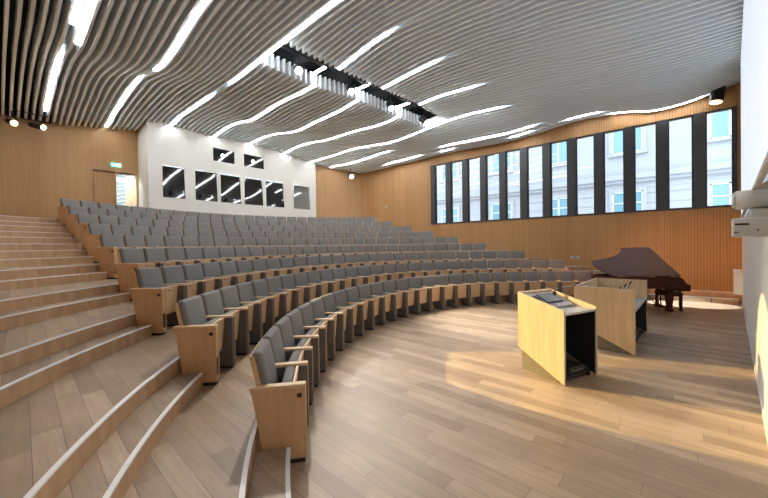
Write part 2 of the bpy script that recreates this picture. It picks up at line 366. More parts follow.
for j in range(9):
    l, mdl, r = nosing_line(j)
    full = l + mdl + r
    line = clip_line(full, XL, XW)
    if j == 0: line = [q for q in line if q[1] > front_y(q[0]) - 0.02 or q[0] < 8]
    zt = TIER * (j + 1)
    o = struct(obj('floor', tier_solid(line, zt, zt - TIER - 0.02), [M_floor, M_riser]), 'oak plank tier behind the %s row of seats' % FLOORN[j], 'floor tier')
    bm = bmesh.new(); strip_mesh(bm, line, -0.006, 0.028, zt - 0.010, zt + 0.004)
    obj('nosing', bm, M_nosing, o)
    # aisle step in front of the tier: left aisle
    STEPD = 0.28
    l2, m2, r2 = nosing_line(j, -STEPD)
    cut = 0.0
    line = clip_line(l2, XL, 99)
    bm = bmesh.new(); zt2 = zt - TIER / 2
    n = len(line); F, T, R, B = [], [], [], []
    for i, (x, y) in enumerate(line):
        a = line[max(0, i - 1)]; b = line[min(n - 1, i + 1)]; dx, dy = b[0] - a[0], b[1] - a[1]; L = hypot(dx, dy) or 1
        bx, by = x - dy / L * (STEPD - 0.004), y + dx / L * (STEPD - 0.004)
        F.append(bm.verts.new((x, y, zt - TIER))); T.append(bm.verts.new((x, y, zt2))); R.append(bm.verts.new((bx, by, zt2))); B.append(bm.verts.new((bx, by, zt - TIER)))
    for i in range(n - 1):
        for q, mi in (((F[i], F[i + 1], T[i + 1], T[i]), 1), ((T[i], T[i + 1], R[i + 1], R[i]), 0), ((B[i], R[i], R[i + 1], B[i + 1]), 1), ((F[i], B[i], B[i + 1], F[i + 1]), 1)):
            f = bm.faces.new(q); f.material_index = mi
    f = bm.faces.new((F[0], T[0], R[0], B[0])); f.material_index = 1
    f = bm.faces.new((F[-1], B[-1], R[-1], T[-1])); f.material_index = 1
    st = struct(obj('aisle_step', bm, [M_floor, M_riser]), 'oak half step in the left aisle below the tier behind the %s row' % FLOORN[j], 'step')
    bm = bmesh.new(); strip_mesh(bm, line, -0.006, 0.028, zt2 - 0.010, zt2 + 0.004); obj('nosing', bm, M_nosing, st)
    # right aisle
    rr = [m2[-1]] + r2
    line = clip_line(rr, 0, XW)
    if j == 0: line = [q for q in line if q[1] > front_y(q[0])]
    if len(line) > 3 and j < 8:
        line = line[2:]
        bm = bmesh.new(); strip_mesh(bm, line, 0, STEPD - 0.01, zt - TIER, zt2)
        st = struct(obj('aisle_step', bm, M_floor), 'oak half step in the right aisle below the tier behind the %s row' % FLOORN[j], 'step')
        bm = bmesh.new(); strip_mesh(bm, line, -0.006, 0.028, zt2 - 0.010, zt2 + 0.004); obj('nosing', bm, M_nosing, st)

# ------------------------------------------------------------------ walls
TOPZ = 8.2
struct(box_obj('wall_left', XL - 0.2, XL, -0.4, BACK + 0.2, -0.2, TOPZ, M_wallR), 'wood panelled side wall', 'wall')
# rear wall with the door opening x 3.29..4.05, z 2.77..5.05
bm = bmesh.new()
ZF = TIER * 9
for x0, x1, z0, z1 in ((XL, 2.57, ZF - 0.3, TOPZ), (2.57, 4.07, 5.05, TOPZ), (2.57, 3.29, ZF - 0.3, 5.05)):
    yy = BACK if not (x0 == 2.57 and z1 == 5.05) else BACK + 0.07
    add_box(bm, x0, x1, yy, BACK + 0.25, z0, z1)
struct(obj('wall_back', bm, M_wallL), 'pale wood panelled rear wall', 'wall')
struct(box_obj('ceiling', XL, 1.42, 16.98, 17.29, 6.5, 8.0, M_black), 'black bulkhead above the rear wood wall', 'ceiling')
# slanted wood wall between the booth and the window wall
def slab_between(bm, a, b, th, z0, z1):
    dx, dy = b[0] - a[0], b[1] - a[1]; L = hypot(dx, dy); nx, ny = -dy / L * th, dx / L * th
    add_prism(bm, [a, b, (b[0] + nx, b[1] + ny), (a[0] + nx, a[1] + ny)], z0, z1)
bm = bmesh.new(); slab_between(bm, (12.2, 16.3), (XW + 0.1, 14.68), 0.25, ZF - 0.3, TOPZ)
struct(obj('wall_back', bm, M_wallL), 'wood panelled rear wall right of the booth', 'wall')
# front wall beside the camera
bm = bmesh.new(); a = (XL - 0.2, front_y(XL - 0.2)); b = (XW + 0.3, front_y(XW + 0.3))
dx, dy = b[0] - a[0], b[1] - a[1]; L = hypot(dx, dy); nx, ny = dy / L * 0.25, -dx / L * 0.25
add_prism(bm, [a, b, (b[0] + nx, b[1] + ny), (a[0] + nx, a[1] + ny)], -0.2, TOPZ)
struct(obj('wall_front', bm, M_front), 'light grey front wall beside the stage', 'wall')
bm = bmesh.new()
def along_front(x, out, z): return (x + out * 0.098, front_y(x) + out, z)
def front_box(bm, x0, x1, o0, o1, z0, z1, bev=0.0):
    def xf(c): return Vector((c.x + c.y * 0.098, front_y(c.x) + c.y, c.z))
    return add_box(bm, x0, x1, o0, o1, z0, z1, bev, 2, xf)
front_box(bm, 0.6, 13.85, 0.0, 0.015, 0.0, 0.07)
struct(obj('baseboard_front', bm, M_grey), 'grey baseboard along the front wall', 'baseboard')

# window wall: opening y -1.75..9.55, z 2.93..6.0
WY0, WY1, WZ0, WZ1 = -1.62, 9.52, 2.93, 6.0
bm = bmesh.new()
add_box(bm, XW, XW + 0.35, -2.2, 14.95, -0.2, WZ0)
add_box(bm, XW, XW + 0.35, -2.2, 14.95, WZ1, TOPZ)
add_box(bm, XW, XW + 0.35, WY1, 14.95, WZ0, WZ1)
add_box(bm, XW, XW + 0.35, -2.2, WY0, WZ0, WZ1)
struct(obj('wall_right', bm, M_wallR), 'fluted honey wood wall under the windows', 'wall')
M_glass = bpy.data.materials.new('window_glass'); M_glass.use_nodes = True
_nt = M_glass.node_tree; _nt.nodes.remove(_nt.nodes['Principled BSDF'])
_t = _nt.nodes.new('ShaderNodeBsdfTransparent'); _t.inputs[0].default_value = (0.93, 0.97, 1, 1); _g = _nt.nodes.new('ShaderNodeBsdfGlossy'); _g.inputs['Roughness'].default_value = 0.01
_fr = _nt.nodes.new('ShaderNodeFresnel'); _fr.inputs[0].default_value = 1.5; _mx = _nt.nodes.new('ShaderNodeMixShader')
_nt.links.new(_fr.outputs[0], _mx.inputs[0]); _nt.links.new(_t.outputs[0], _mx.inputs[1]); _nt.links.new(_g.outputs[0], _mx.inputs[2]); _nt.links.new(_mx.outputs[0], _nt.nodes['Material Output'].inputs[0])
PW, PP = 0.626, 0.9264
for k in range(12):
    yl = 9.27 - k * PP      # left (far) edge of the pane
    y1, y0 = yl, yl - PW
    bm = bmesh.new()
    f = 0.035
    add_box(bm, XW + 0.07, XW + 0.15, y0 - 0.01, y0 + f, WZ0, WZ1); add_box(bm, XW + 0.07, XW + 0.15, y1 - f, y1 + 0.01, WZ0, WZ1)
    add_box(bm, XW + 0.07, XW + 0.15, y0 + f, y1 - f, WZ0, WZ0 + f); add_box(bm, XW + 0.07, XW + 0.15, y0 + f, y1 - f, WZ1 - f, WZ1)
    o = struct(obj('window_%d' % (k + 1), bm, M_darkmetal), 'tall narrow window, %s from the rear corner' % ordw(k + 1), 'window')
    box_obj('glass', XW + 0.10, XW + 0.112, y0 + f, y1 - f, WZ0 + f, WZ1 - f, M_glass, o)
for k in range(13):
    c = 9.27 - k * PP + (PP - PW) / 2
    h = (PP - PW) / 2 - 0.008
    y0, y1 = c - h, c + h
    if k == 0: y1 = WY1
    if k == 12: y0 = WY0 + 0.0
    if y1 <= y0: continue
    struct(box_obj('trim_%d' % (k + 1), XW - 0.03, XW + 0.2, y0, y1, WZ0, WZ1, M_darkmetal, bev=0.0), 'dark metal pier, %s from the rear corner' % ordw(k + 1), 'window pier')
struct(box_obj('trim_14', XW - 0.03, XW + 0.0, WY0, WY1, WZ0 - 0.03, WZ0, M_darkmetal), 'dark sill strip below the windows', 'trim')

# ------------------------------------------------------------------ black void and roof above the fins
struct(box_obj('ceiling', XL - 0.2, XW + 0.35, -2.3, BACK + 0.3, 8.0, 8.3, M_black), 'black ceiling void above the fins', 'ceiling')

# ------------------------------------------------------------------ ceiling fins
FP = 0.175
def slot_f(x): return 7.38 - 0.095 * (x - 6.65)
def slot_b(x): return 8.50 - 0.13 * (x - 6.65)
FIN_T, FIN_H = 0.064, 0.42
def fin_mesh(x, y0, y1):
    n = max(2, int((y1 - y0) / 0.22)); bm = bmesh.new(); prev = None
    for i in range(n + 1):
        y = y0 + (y1 - y0) * i / n; z = ceil_z(x, y); t = FIN_T / 2
        ring = [bm.verts.new((dx, y, zz)) for dx, zz in ((-t, z + 0.006), (-t + 0.006, z), (t - 0.006, z), (t, z + 0.006), (t, z + FIN_H), (-t, z + FIN_H))]
        if prev:
            for q in range(6): bm.faces.new((prev[q], prev[(q + 1) % 6], ring[(q + 1) % 6], ring[q]))
        else: bm.faces.new(ring[::-1])
        prev = ring
    bm.faces.new(prev)
    return bm
def back_end(x):
    if x < 4.02: return 16.96 if x < 1.5 else 17.24
    if x < 12.5: return 15.87
    return 16.3 - (x - 12.2) * 0.568 - 0.06
NF = 93
fins_x = [14.78 - FP * i for i in range(NF)]
for i, x in enumerate(fins_x):
    y0 = front_y(x) + 0.04; y1 = back_end(x)
    segs = [(y0, y1, '')]
    if 4.92 < x < 12.15: segs = [(y0, slot_f(x), 'front piece of the '), (slot_b(x), y1, 'rear piece of the ')]
    for a, b, nm in segs:
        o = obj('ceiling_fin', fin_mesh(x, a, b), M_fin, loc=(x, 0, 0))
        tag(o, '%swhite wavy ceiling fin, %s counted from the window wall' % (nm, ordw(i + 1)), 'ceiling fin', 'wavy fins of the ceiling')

# LED strips lying between two fins
def gap_x(x):
    i = round((14.78 - FP / 2 - x) / FP); return 14.78 - FP / 2 - FP * i
def led(x, y0, y1, label, stub=False, w=None, dx=0.0):
    x = gap_x(x) + dx; w = w or 0.078; t = w / 2; n = max(2, int((y1 - y0) / 0.2)); bm = bmesh.new(); prev = None
    path = [(y0 + (y1 - y0) * i / n, ceil_z(x, y0 + (y1 - y0) * i / n) - 0.012) for i in range(n + 1)]
    for i, (y, z) in enumerate(path):
        ring = [bm.verts.new((a, y, zz)) for a, zz in ((-t, z), (t, z), (t, z + 0.05), (-t, z + 0.05))]
        if prev:
            for q in range(4): bm.faces.new((prev[q], prev[(q + 1) % 4], ring[(q + 1) % 4], ring[q]))
        else: bm.faces.new(ring[::-1])
        prev = ring
    bm.faces.new(prev)
    if stub:
        z = path[0][1]; add_box(bm, -t, t, y0 - 0.03, y0 - 0.0, z, z + 0.42)
        add_box(bm, -t, t, y0 - 0.62, y0 - 0.03, z + 0.38, z + 0.42)
    return tag(obj('light_strip', bm, M_led, loc=(x, 0, 0)), label, 'light strip', 'light strips between the ceiling fins')
led(1.25, 5.0, 10.0, 'long glowing light strip at top left, nearest the left wall')
led(1.08, 5.0, 10.6, 'slim light strip beside the one nearest the left wall') if False else None
led(1.42, 6.0, 10.8, 'light strip running just right of the top left one')
led(1.25, 12.3, 16.2, 'light strip ending above the rear wall at far left')
led(3.05, 4.0, 10.8, 'wide wavy light strip over the left seats')
led(3.05, 12.3, 17.0, 'light strip ending above the rear exit door')
led(4.85, 4.6, 10.5, 'light strip passing the left end of the lighting slot')
led(4.85, 11.9, 15.8, 'light strip ending at the left part of the booth')
led(6.65, 5.4, 7.34, 'light strip ending at the slot beside the first spotlight')
led(6.65, 8.55, 15.8, 'wavy light strip from slot to booth above the left projection port', True)
led(8.45, 5.1, 7.15, 'light strip in front of the slot between second and third spotlight')
led(8.45, 8.3, 15.8, 'wavy light strip from slot to booth above the middle panes', True)
led(10.25, 4.8, 7.0, 'light strip in front of the slot by the fourth spotlight')
led(10.25, 8.07, 15.8, 'wavy light strip from slot to booth above the right panes', True)
led(12.05, 4.6, 15.8, 'longest wavy light strip passing the right end of the slot')
led(13.85, 4.0, 8.2, 'curved light strip sweeping toward the rear windows')
led(13.2, 10.8, 15.3, 'wavy light strip above the rear right corner')
led(14.4, 4.3, 5.1, 'short light strip above the middle windows')
led(14.4, 7.9, 8.5, 'very short light strip above the rear windows')
led(14.3, 9.8, 12.0, 'light strip above the wood wall behind the last windows')
led(14.4, 1.9, 2.95, 'short light strip above the front half of the windows', w=0.05)
led(14.62, -0.85, 1.6, 'curved light strip above the windows nearest the front wall', w=0.05)

# ------------------------------------------------------------------ seats
def lean(c): return Vector((c.x, c.y - (0.94 - c.z) * 0.20, c.z))
def seat_meshes():
    R = {}
    bm = bmesh.new(); add_box(bm, -0.236, 0.236, -0.095, -0.006, 0.40, 0.945, 0.032, 4, lean)
    R['backrest'] = mesh_of('backrest', bm, M_fabric, True)
    bm = bmesh.new(); add_box(bm, -0.246, 0.246, -0.006, 0.010, 0.38, 0.918, 0.004, 1, lean)
    add_box(bm, -0.246, -0.237, -0.03, -0.006, 0.38, 0.918, 0, 1, lean); add_box(bm, 0.237, 0.246, -0.03, -0.006, 0.38, 0.918, 0, 1, lean)
    R['back_shell'] = mesh_of('back_shell', bm, M_wood)
    def tip(c): return Vector((c.x, c.y + (0.66 - c.z) * 0.10, c.z))
    bm = bmesh.new(); add_box(bm, -0.212, 0.212, -0.345, -0.245, 0.30, 0.66, 0.035, 3, tip)
    R['seat'] = mesh_of('seat', bm, M_fabric, True)
    bm = bmesh.new(); add_box(bm, -0.212, 0.212, -0.372, -0.345, 0.24, 0.655, 0.004, 1, tip)
    R['seat_panel'] = mesh_of('seat_panel', bm, M_wood)
    prof = [(-0.01, 0.64), (-0.455, 0.64), (-0.455, 0.03), (-0.115, 0.03)]
    bm = bmesh.new(); add_prism(bm, prof, -0.045, 0.045, 'x')
    R['pedestal'] = mesh_of('pedestal', bm, M_post)
    bm = bmesh.new(); add_box(bm, -0.04, 0.04, -0.445, -0.13, 0.0, 0.03)
    R['foot'] = mesh_of('foot', bm, M_dark)
    bm = bmesh.new(); add_box(bm, -0.038, 0.038, -0.458, 0.0, 0.64, 0.67, 0.006, 2)
    add_box(bm, 0.040, 0.048, -0.462, -0.452, 0.03, 0.66)
    R['armrest'] = mesh_of('armrest', bm, M_woodedge)
    bm = bmesh.new(); add_prism(bm, prof, -0.028, 0.028, 'x')
    R['end_panel'] = mesh_of('end_panel', bm, M_wood)
    bm = bmesh.new(); add_box(bm, -0.033, -0.028, -0.425, -0.385, 0.555, 0.59)
    R['number_plate'] = mesh_of('number_plate', bm, M_dark)
    bm = bmesh.new(); add_box(bm, -0.018, 0.018, -0.459, -0.455, 0.10, 0.30)
    for q in range(6): add_box(bm, -0.016, 0.016, -0.462, -0.459, 0.115 + q * 0.03, 0.125 + q * 0.03)
    R['step_light'] = mesh_of('step_light', bm, M_darkmetal)
    bm = bmesh.new(); add_cyl(bm, (0, -0.373, 0.60), (0, -0.379, 0.60), 0.012, seg=10)
    R['seat_button'] = mesh_of('seat_button', bm, M_dark)
    return R
SM = seat_meshes()
H = PITCHM / 2
def make_seat():
    t = bpy.data.objects.new('auditorium_seat', None); COL.objects.link(t); t.empty_display_size = 0.1
    link('backrest', SM['backrest'], t); link('back_shell', SM['back_shell'], t); s = link('seat', SM['seat'], t)
    sp = link('seat_panel', SM['seat_panel'], s); link('seat_button', SM['seat_button'], s)
    p = link('pedestal', SM['pedestal'], t, (H, 0, 0)); link('foot', SM['foot'], p); link('armrest', SM['armrest'], t, (H, 0, 0))
    return t
def copy_tree(o, parent=None):
    c = o.copy(); COL.objects.link(c)
    if parent is not None: c.parent = parent
    for ch in list(o.children): copy_tree(ch, c)
    return c
proto = make_seat(); used = False; firsts = []
for j in range(9):
    n = NSEAT[j]; z = TIER * j
    for k in range(n):
        a = at_row(j, k * PITCHM); b = at_row(j, (k + 1) * PITCHM)
        ang = atan2(b[1] - a[1], b[0] - a[0])
        if not used: t = proto; used = True
        else: t = copy_tree(proto)
        t.location = ((a[0] + b[0]) / 2, (a[1] + b[1]) / 2, z); t.rotation_euler = (0, 0, ang)
        rn = 'front' if j == 0 else ('rearmost' if j == 8 else ordw(j + 1))
        side = 'the left aisle' if k < (n + 1) // 2 else 'the right aisle'
        cnt = k + 1 if k < (n + 1) // 2 else n - k
        tag(t, 'grey tip-up seat in the %s row, %s from %s' % (rn, ordw(cnt), side), 'auditorium seat', 'seats of the %s row' % rn)
        if k == n - 1:
            for ch in list(t.children):
                if ch.name.startswith('pedestal'):
                    ch.data = SM['end_panel']; ch.name = 'end_panel'
        if k == 0:
            firsts.append((t, j))
for t, j in firsts:
            ep = link('end_panel', SM['end_panel'], t, (-H, 0, 0)); link('number_plate', SM['number_plate'], ep)
            link('foot', SM['foot'], ep); link('armrest', SM['armrest'], t, (-H, 0, 0))
            if j in (1, 2, 4): link('step_light', SM['step_light'], ep)

# ------------------------------------------------------------------ booth at the rear
BX0, BX1, BY = 4.07, 12.45, 15.9
bt = empty('projection_booth', (BX0, BY, TIER * 9), 0, 'white projection booth with a row of dark panes at the rear', 'booth')
bt['kind'] = 'structure'
def rel(o_, parent):  # keep world coordinates of a mesh under a placed empty
    o_.matrix_parent_inverse = Matrix.Translation(Vector(parent.location)).inverted(); return o_
bt.rotation_euler = (0, 0, 0)
wins = [(4.55, 5.42), (5.80, 6.78), (6.90, 7.90), (8.04, 9.06), (9.20, 10.30), (10.88, 12.02)]
ports = [(6.6, 7.6), (8.07, 9.13)]
bm = bmesh.new()
xs = sorted(set([BX0, BX1] + [q for p in wins for q in p]))
add_box(bm, BX0, BX1, BY, BY + 0.12, 2.6, 3.97)
cur = BX0
for a, b in wins + [(BX1, BX1)]:
    if a > cur: add_box(bm, cur, a, BY, BY + 0.12, 3.97, 5.33)
    cur = b
add_box(bm, BX0, BX1, BY, BY + 0.12, 5.33, 5.87)
cur = BX0
for a, b in ports + [(BX1, BX1)]:
    if a > cur: add_box(bm, cur, a, BY, BY + 0.12, 5.87, 6.47)
    cur = b
add_box(bm, BX0, BX1, BY, BY + 0.12, 6.47, 7.6)
add_box(bm, BX0, BX0 + 0.12, BY + 0.12, BACK, 2.6, 7.6); add_box(bm, BX1 - 0.12, BX1, BY + 0.12, BACK, 2.6, 7.6)
rel(obj('booth_wall', bm, M_white, bt), bt)
for i, (a, b) in enumerate(wins):
    bm = bmesh.new(); f = 0.014
    add_box(bm, a, b, BY - 0.012, BY + 0.03, 3.97, 3.97 + f); add_box(bm, a, b, BY - 0.012, BY + 0.03, 5.33 - f, 5.33)
    add_box(bm, a, a + f, BY - 0.012, BY + 0.03, 3.97 + f, 5.33 - f); add_box(bm, b - f, b, BY - 0.012, BY + 0.03, 3.97 + f, 5.33 - f)
    o = rel(obj('booth_window', bm, M_white, bt), bt)
    bm = bmesh.new(); add_box(bm, a + f, b - f, BY + 0.0, BY + 0.008, 3.97 + f, 5.33 - f, 0, 1, lambda c: Vector((c.x, c.y + (c.z - 3.97) * 0.085, c.z))); obj('pane', bm, M_glassgrey if i == 5 else M_glassblack, o)
for i, (a, b) in enumerate(ports):
    o = rel(box_obj('projection_port', a, b, BY + 0.03, BY + 0.04, 5.87, 6.47, M_glassblack, bt), bt)
    bm = bmesh.new(); add_cyl(bm, ((a + b) / 2 - 0.05, BY + 0.028, 6.17), ((a + b) / 2 - 0.05, BY + 0.015, 6.17), 0.085, seg=20)
    obj('projector_lens', bm, mat('projector_glow', (0.5, 0.8, 1), 0.3, emit=(0.55, 0.9, 1.0), estr=4.0), o)

# ------------------------------------------------------------------ rear door, corridor, exit sign
d = empty('door_1', (3.29, BACK, ZF), 0, 'open rear door leading to a bright corridor', 'door'); d['kind'] = 'structure'
bm = bmesh.new(); add_box(bm, 3.29, 3.31, BACK - 0.01, BACK + 0.25, ZF, 5.05); add_box(bm, 4.05, 4.07, BACK - 0.01, BACK + 0.25, ZF, 5.05); add_box(bm, 3.29, 4.07, BACK - 0.01, BACK + 0.25, 5.05, 5.08)
rel(obj('door_frame', bm, M_wood, d), d)
bm = bmesh.new()
add_prism(bm, [(4.04, BACK + 0.02), (3.99, BACK + 0.02), (3.80, BACK + 0.95), (3.85, BACK + 0.96)], ZF, 5.03)
lf = rel(obj('door_leaf', bm, M_lectern, d), d)
bm = bmesh.new(); add_cyl(bm, (3.90, BACK + 0.38, ZF + 1.05), (3.86, BACK + 0.37, ZF + 1.05), 0.03); add_cyl(bm, (3.86, BACK + 0.37, ZF + 1.05), (3.83, BACK + 0.5, ZF + 1.05), 0.012)
obj('door_handle', bm, M_steel, lf)
# closed leaf beside it, set back under a dark reveal
c = empty('door_2', (2.57, BACK, ZF), 0, 'closed wood door leaf set flush left of the open door', 'door'); c['kind'] = 'structure'
rel(box_obj('door_leaf', 2.60, 3.28, BACK + 0.03, BACK + 0.068, ZF, 4.98, M_wallL, c), c)
rel(box_obj('door_reveal', 2.57, 3.29, BACK + 0.0, BACK + 0.068, 4.985, 5.045, mat('dark_reveal', (0.16, 0.075, 0.03), 0.6), c), c)
bm = bmesh.new()
add_box(bm, 2.2, 7.4, BACK + 3.0, BACK + 3.1, ZF - 0.1, 6.0); add_box(bm, 2.1, 2.2, BACK + 0.25, BACK + 3.1, ZF - 0.1, 6.0); add_box(bm, 7.4, 7.5, BACK + 0.25, BACK + 3.1, ZF - 0.1, 6.0)
struct(obj('wall_corridor', bm, M_white), 'white corridor wall beyond the rear door', 'wall')
struct(box_obj('floor', 2.1, 7.5, BACK + 0.1, BACK + 3.1, ZF - 0.1, ZF, mat('corridor_floor', (0.25, 0.28, 0.3), 0.25)), 'grey corridor floor beyond the rear door', 'floor')
struct(box_obj('ceiling', 2.1, 7.5, BACK + 0.25, BACK + 3.1, 5.5, 5.6, M_white), 'white corridor ceiling beyond the rear door', 'ceiling')
lp = tag(box_obj('ceiling_panel_light', 2.4, 5.2, BACK + 0.6, BACK + 0.9, 5.44, 5.5, mat('corridor_lamp', (1, 1, 1), 0.5, emit=(0.85, 0.95, 1), estr=14)), 'bright lamp on the corridor ceiling beyond the open rear door', 'ceiling light')
cg = empty('glass_screen', (3.0, BACK + 2.6, ZF), 0, 'glazed screen with slanting bars in the corridor beyond the open door', 'glass screen')
bm = bmesh.new(); add_box(bm, 0.0, 3.6, 0, 0.03, 0.0, 2.6); obj('screen_glass', bm, mat('screen_glass', (0.30, 0.37, 0.40), 0.1, spec=0.8), cg)
bm = bmesh.new()
for q in range(13): add_tube(bm, [(0.05 + q * 0.02, -0.03, 0.2 + q * 0.18), (3.5, -0.03, 0.75 + q * 0.18 - 0.95)] if False else [(0.02, -0.03, 0.05 + q * 0.18), (3.55, -0.03, 0.05 + q * 0.18 + (0.9 if q < 9 else 0.3))], 0.018, 6)
obj('screen_bars', bm, M_white, cg)
ex = empty('exit_sign', (3.31, BACK - 0.03, 5.32), 0, 'small lit green and white exit sign above the rear door', 'exit sign')
box_obj('sign_case', -0.16, 0.16, 0, 0.03, -0.07, 0.07, mat('exit_green', (0.02, 0.4, 0.25), 0.4, emit=(0.05, 0.75, 0.5), estr=1.2), ex)
bm = bmesh.new(); yy = -0.004
add_box(bm, 0.02, 0.13, yy, 0, -0.045, 0.045)                                                      # lit doorway
add_box(bm, -0.13, -0.06, yy, 0, -0.01, 0.012); add_prism(bm, [(-0.06, -0.035), (-0.02, 0.0), (-0.06, 0.035)], yy, 0, 'y')  # arrow
obj('sign_symbol', bm, mat('exit_white', (1, 1, 1), 0.4, emit=(0.8, 1, 0.95), estr=2.0), ex)
bm = bmesh.new(); add_cyl(bm, (0.085, yy - 0.002, 0.028), (0.085, yy, 0.028), 0.010, seg=10)
add_prism(bm, [(0.07, 0.015), (0.09, 0.018), (0.083, -0.008), (0.10, -0.022), (0.092, -0.03), (0.072, -0.012), (0.055, -0.034), (0.048, -0.027), (0.066, -0.002)], yy - 0.002, yy, 'y')
obj('running_figure', bm, MATS['exit_green'], ex)

# ------------------------------------------------------------------ lecterns
def gooseneck(bm, x, y, z, h, dx, dy, n=8):
    pts = []
    for i in range(n + 1):
        t = i / n; pts.append((x + dx * t * t, y + dy * t * t, z + h * t))
    add_tube(bm, pts, 0.006, 6); a = Vector(pts[-1]); b = a + (a - Vector(pts[-2])).normalized() * 0.055
    add_cyl(bm, a, b, 0.013, 0.015, 10)
def lectern(loc, ang, W, D, zf, zb, diag, deskz, label, wide):
    t = empty('lectern', loc, ang, label, 'lectern')
    T = 0.032
    prof = [(0, 0), (0, zf), (D, zb), (D, diag)]
    for s, x0 in (('left', 0.0), ('right', W - T)):
        bm = bmesh.new(); add_prism(bm, prof, x0, x0 + T, 'x'); o = obj('side_panel', bm, M_lectern, t)
        # grey core edge on the presenter side
        bm = bmesh.new(); add_box(bm, x0 + 0.004, x0 + T - 0.004, -0.004, 0.001, 0.02, zf - 0.02); obj('edge_band', bm, M_greytop, o)
    bm = bmesh.new(); add_prism(bm, [(D - T, diag - 0.02), (D, diag), (D, zb), (D - T, zb - T * (zb - zf) / D)], T, W - T, 'x'); obj('rear_panel', bm, M_lectern, t)
    # recessed plinth under the slanting lower edge
    bm = bmesh.new(); k = diag / D
    for x0, x1 in ((0.035, 0.06), (W - 0.06, W - 0.035)): add_prism(bm, [(0.12, 0.0), (D - 0.04, 0.0), (D - 0.04, (D - 0.04) * k + 0.03), (0.12, 0.12 * k + 0.03)], x0, x1, 'x')
    add_box(bm, 0.06, W - 0.06, D - 0.065, D - 0.04, 0.0, diag + 0.02)
    obj('plinth', bm, M_taupe, t)
    # dark inner case
    bm = bmesh.new(); [add_prism(bm, [(0.01, 0.03), (0.05, 0.05), (D - T, diag + 0.015), (D - T, deskz - 0.03), (0.01, deskz - 0.03)], xa, xa + 0.012, 'x') for xa in (T, W - T - 0.012)]
    add_box(bm, T + 0.012, W - T - 0.012, D - T - 0.14, D - T - 0.12, diag * 0 + 0.03, deskz - 0.03); add_box(bm, T + 0.012, W - T - 0.012, 0.06, D - 0.1, 0.045, 0.06)
    obj('inner_case', bm, mat('navy_black', (0.010, 0.012, 0.018), 0.6), t)
    for cx in (T + 0.07, W - T - 0.07):
        for cy in (0.07, D - 0.2):
            bm = bmesh.new(); add_cyl(bm, (cx - 0.014, cy, 0.028), (cx + 0.014, cy, 0.028), 0.028, seg=14); add_box(bm, cx - 0.02, cx + 0.02, cy - 0.012, cy + 0.012, 0.03, 0.055)
            obj('caster', bm, M_dark, t)
    # worktop and sloping console
    bm = bmesh.new(); add_box(bm, T, W - T, 0.0, D - T, deskz - 0.028, deskz, 0.003, 1); obj('worktop', bm, M_greytop, t)
    cz0 = deskz + 0.004; c0 = D * 0.40
    cx0, cx1 = (T + 0.01, W - T - 0.01) if not wide else (T + 0.01, W * 0.32)
    ztop = (zf + (zb - zf) * 0.93) - 0.03
    bm = bmesh.new(); add_prism(bm, [(c0, cz0), (D - T - 0.005, cz0), (D - T - 0.005, ztop), (D - T - 0.08, ztop), (c0, cz0 + 0.015)], cx0, cx1, 'x')
    con = obj('console', bm, M_greytop, t)
    sl = Vector((0, (D - T - 0.08) - c0, ztop - cz0 - 0.015)); L = sl.length; sl.normalize(); up = Vector((0, -sl.z, sl.y)) * -1
    up = Vector((0, -sl.z, sl.y))
    def on(a, b, c): 
        p = Vector((a, c0, cz0 + 0.015)) + sl * b + up * c; return p
    def slope_box(name, a0, a1, b0, b1, c1, mt):
        bm = bmesh.new(); add_box(bm, a0, a1, b0, b1, 0.0005, c1, 0, 1, lambda c: on(c.x, c.y, c.z)); return obj(name, bm, mt, con)
    Wc = cx1 - cx0
    p = slope_box('touch_screen', cx0 + Wc * 0.28, cx0 + Wc * 0.80, L * 0.30, L * 0.92, 0.014, M_dark)
    slope_box('display', cx0 + Wc * 0.30, cx0 + Wc * 0.78, L * 0.34, L * 0.88, 0.0155, M_panel)
    slope_box('button_pad', cx0 + Wc * 0.05, cx0 + Wc * 0.22, L * 0.45, L * 0.85, 0.01, M_dark)
    slope_box('paper_rest', cx0 + Wc * 0.45, cx0 + Wc * 0.95, L * 0.03, L * 0.22, 0.006, mat('paper', (0.5, 0.5, 0.5), 0.7))
    if wide:
        for q in range(3):
            bm = bmesh.new(); x = 0.74 + q * 0.2; y = 0.37 - 0.055 * q; gooseneck(bm, x, y, deskz, 0.25 + 0.035 * q, 0.02, -0.06); add_cyl(bm, (x, y, deskz), (x, y, deskz + 0.012), 0.03, seg=14)
            obj('microphone', bm, M_dark, t)
    else:
        bm = bmesh.new(); q = on(cx0 + Wc * 0.82, L * 0.85, 0); gooseneck(bm, q.x, q.y, q.z, 0.16, 0.02, -0.30); obj('microphone', bm, M_dark, t)
        bm = bmesh.new(); q = on(cx0 + Wc * 0.86, L * 0.78, 0); add_cyl(bm, q, q + Vector((0, 0, 0.05)), 0.02, seg=12); obj('camera_knob', bm, M_dark, t)
    # equipment on the bottom shelf
    bm = bmesh.new(); add_box(bm, W * 0.35, W * 0.8, 0.10, D - 0.25, 0.061, 0.15, 0.004, 1)
    eq = obj('equipment_box', bm, M_dark, t)
    bm = bmesh.new()
    for q in range(5): add_cyl(bm, (W * 0.42 + q * W * 0.07, 0.099, 0.105), (W * 0.42 + q * W * 0.07, 0.088, 0.105), 0.012, seg=8)
    obj('connectors', bm, M_steel, eq)
    bm = bmesh.new(); add_tube(bm, [(T + 0.05, D - 0.25, deskz - 0.05), (T + 0.08, D - 0.26, 0.5), (T + 0.05, 0.3, 0.12), (T + 0.12, 0.12, 0.09), (W * 0.36, 0.10, 0.10)], 0.008, 6); obj('cable', bm, M_dark, t)
    return t
lectern((4.74, 1.03, 0), radians(-22.5), 0.71, 0.73, 0.96, 1.13, 0.32, 0.925, 'narrow oak lectern with sloping top nearest the camera', False)
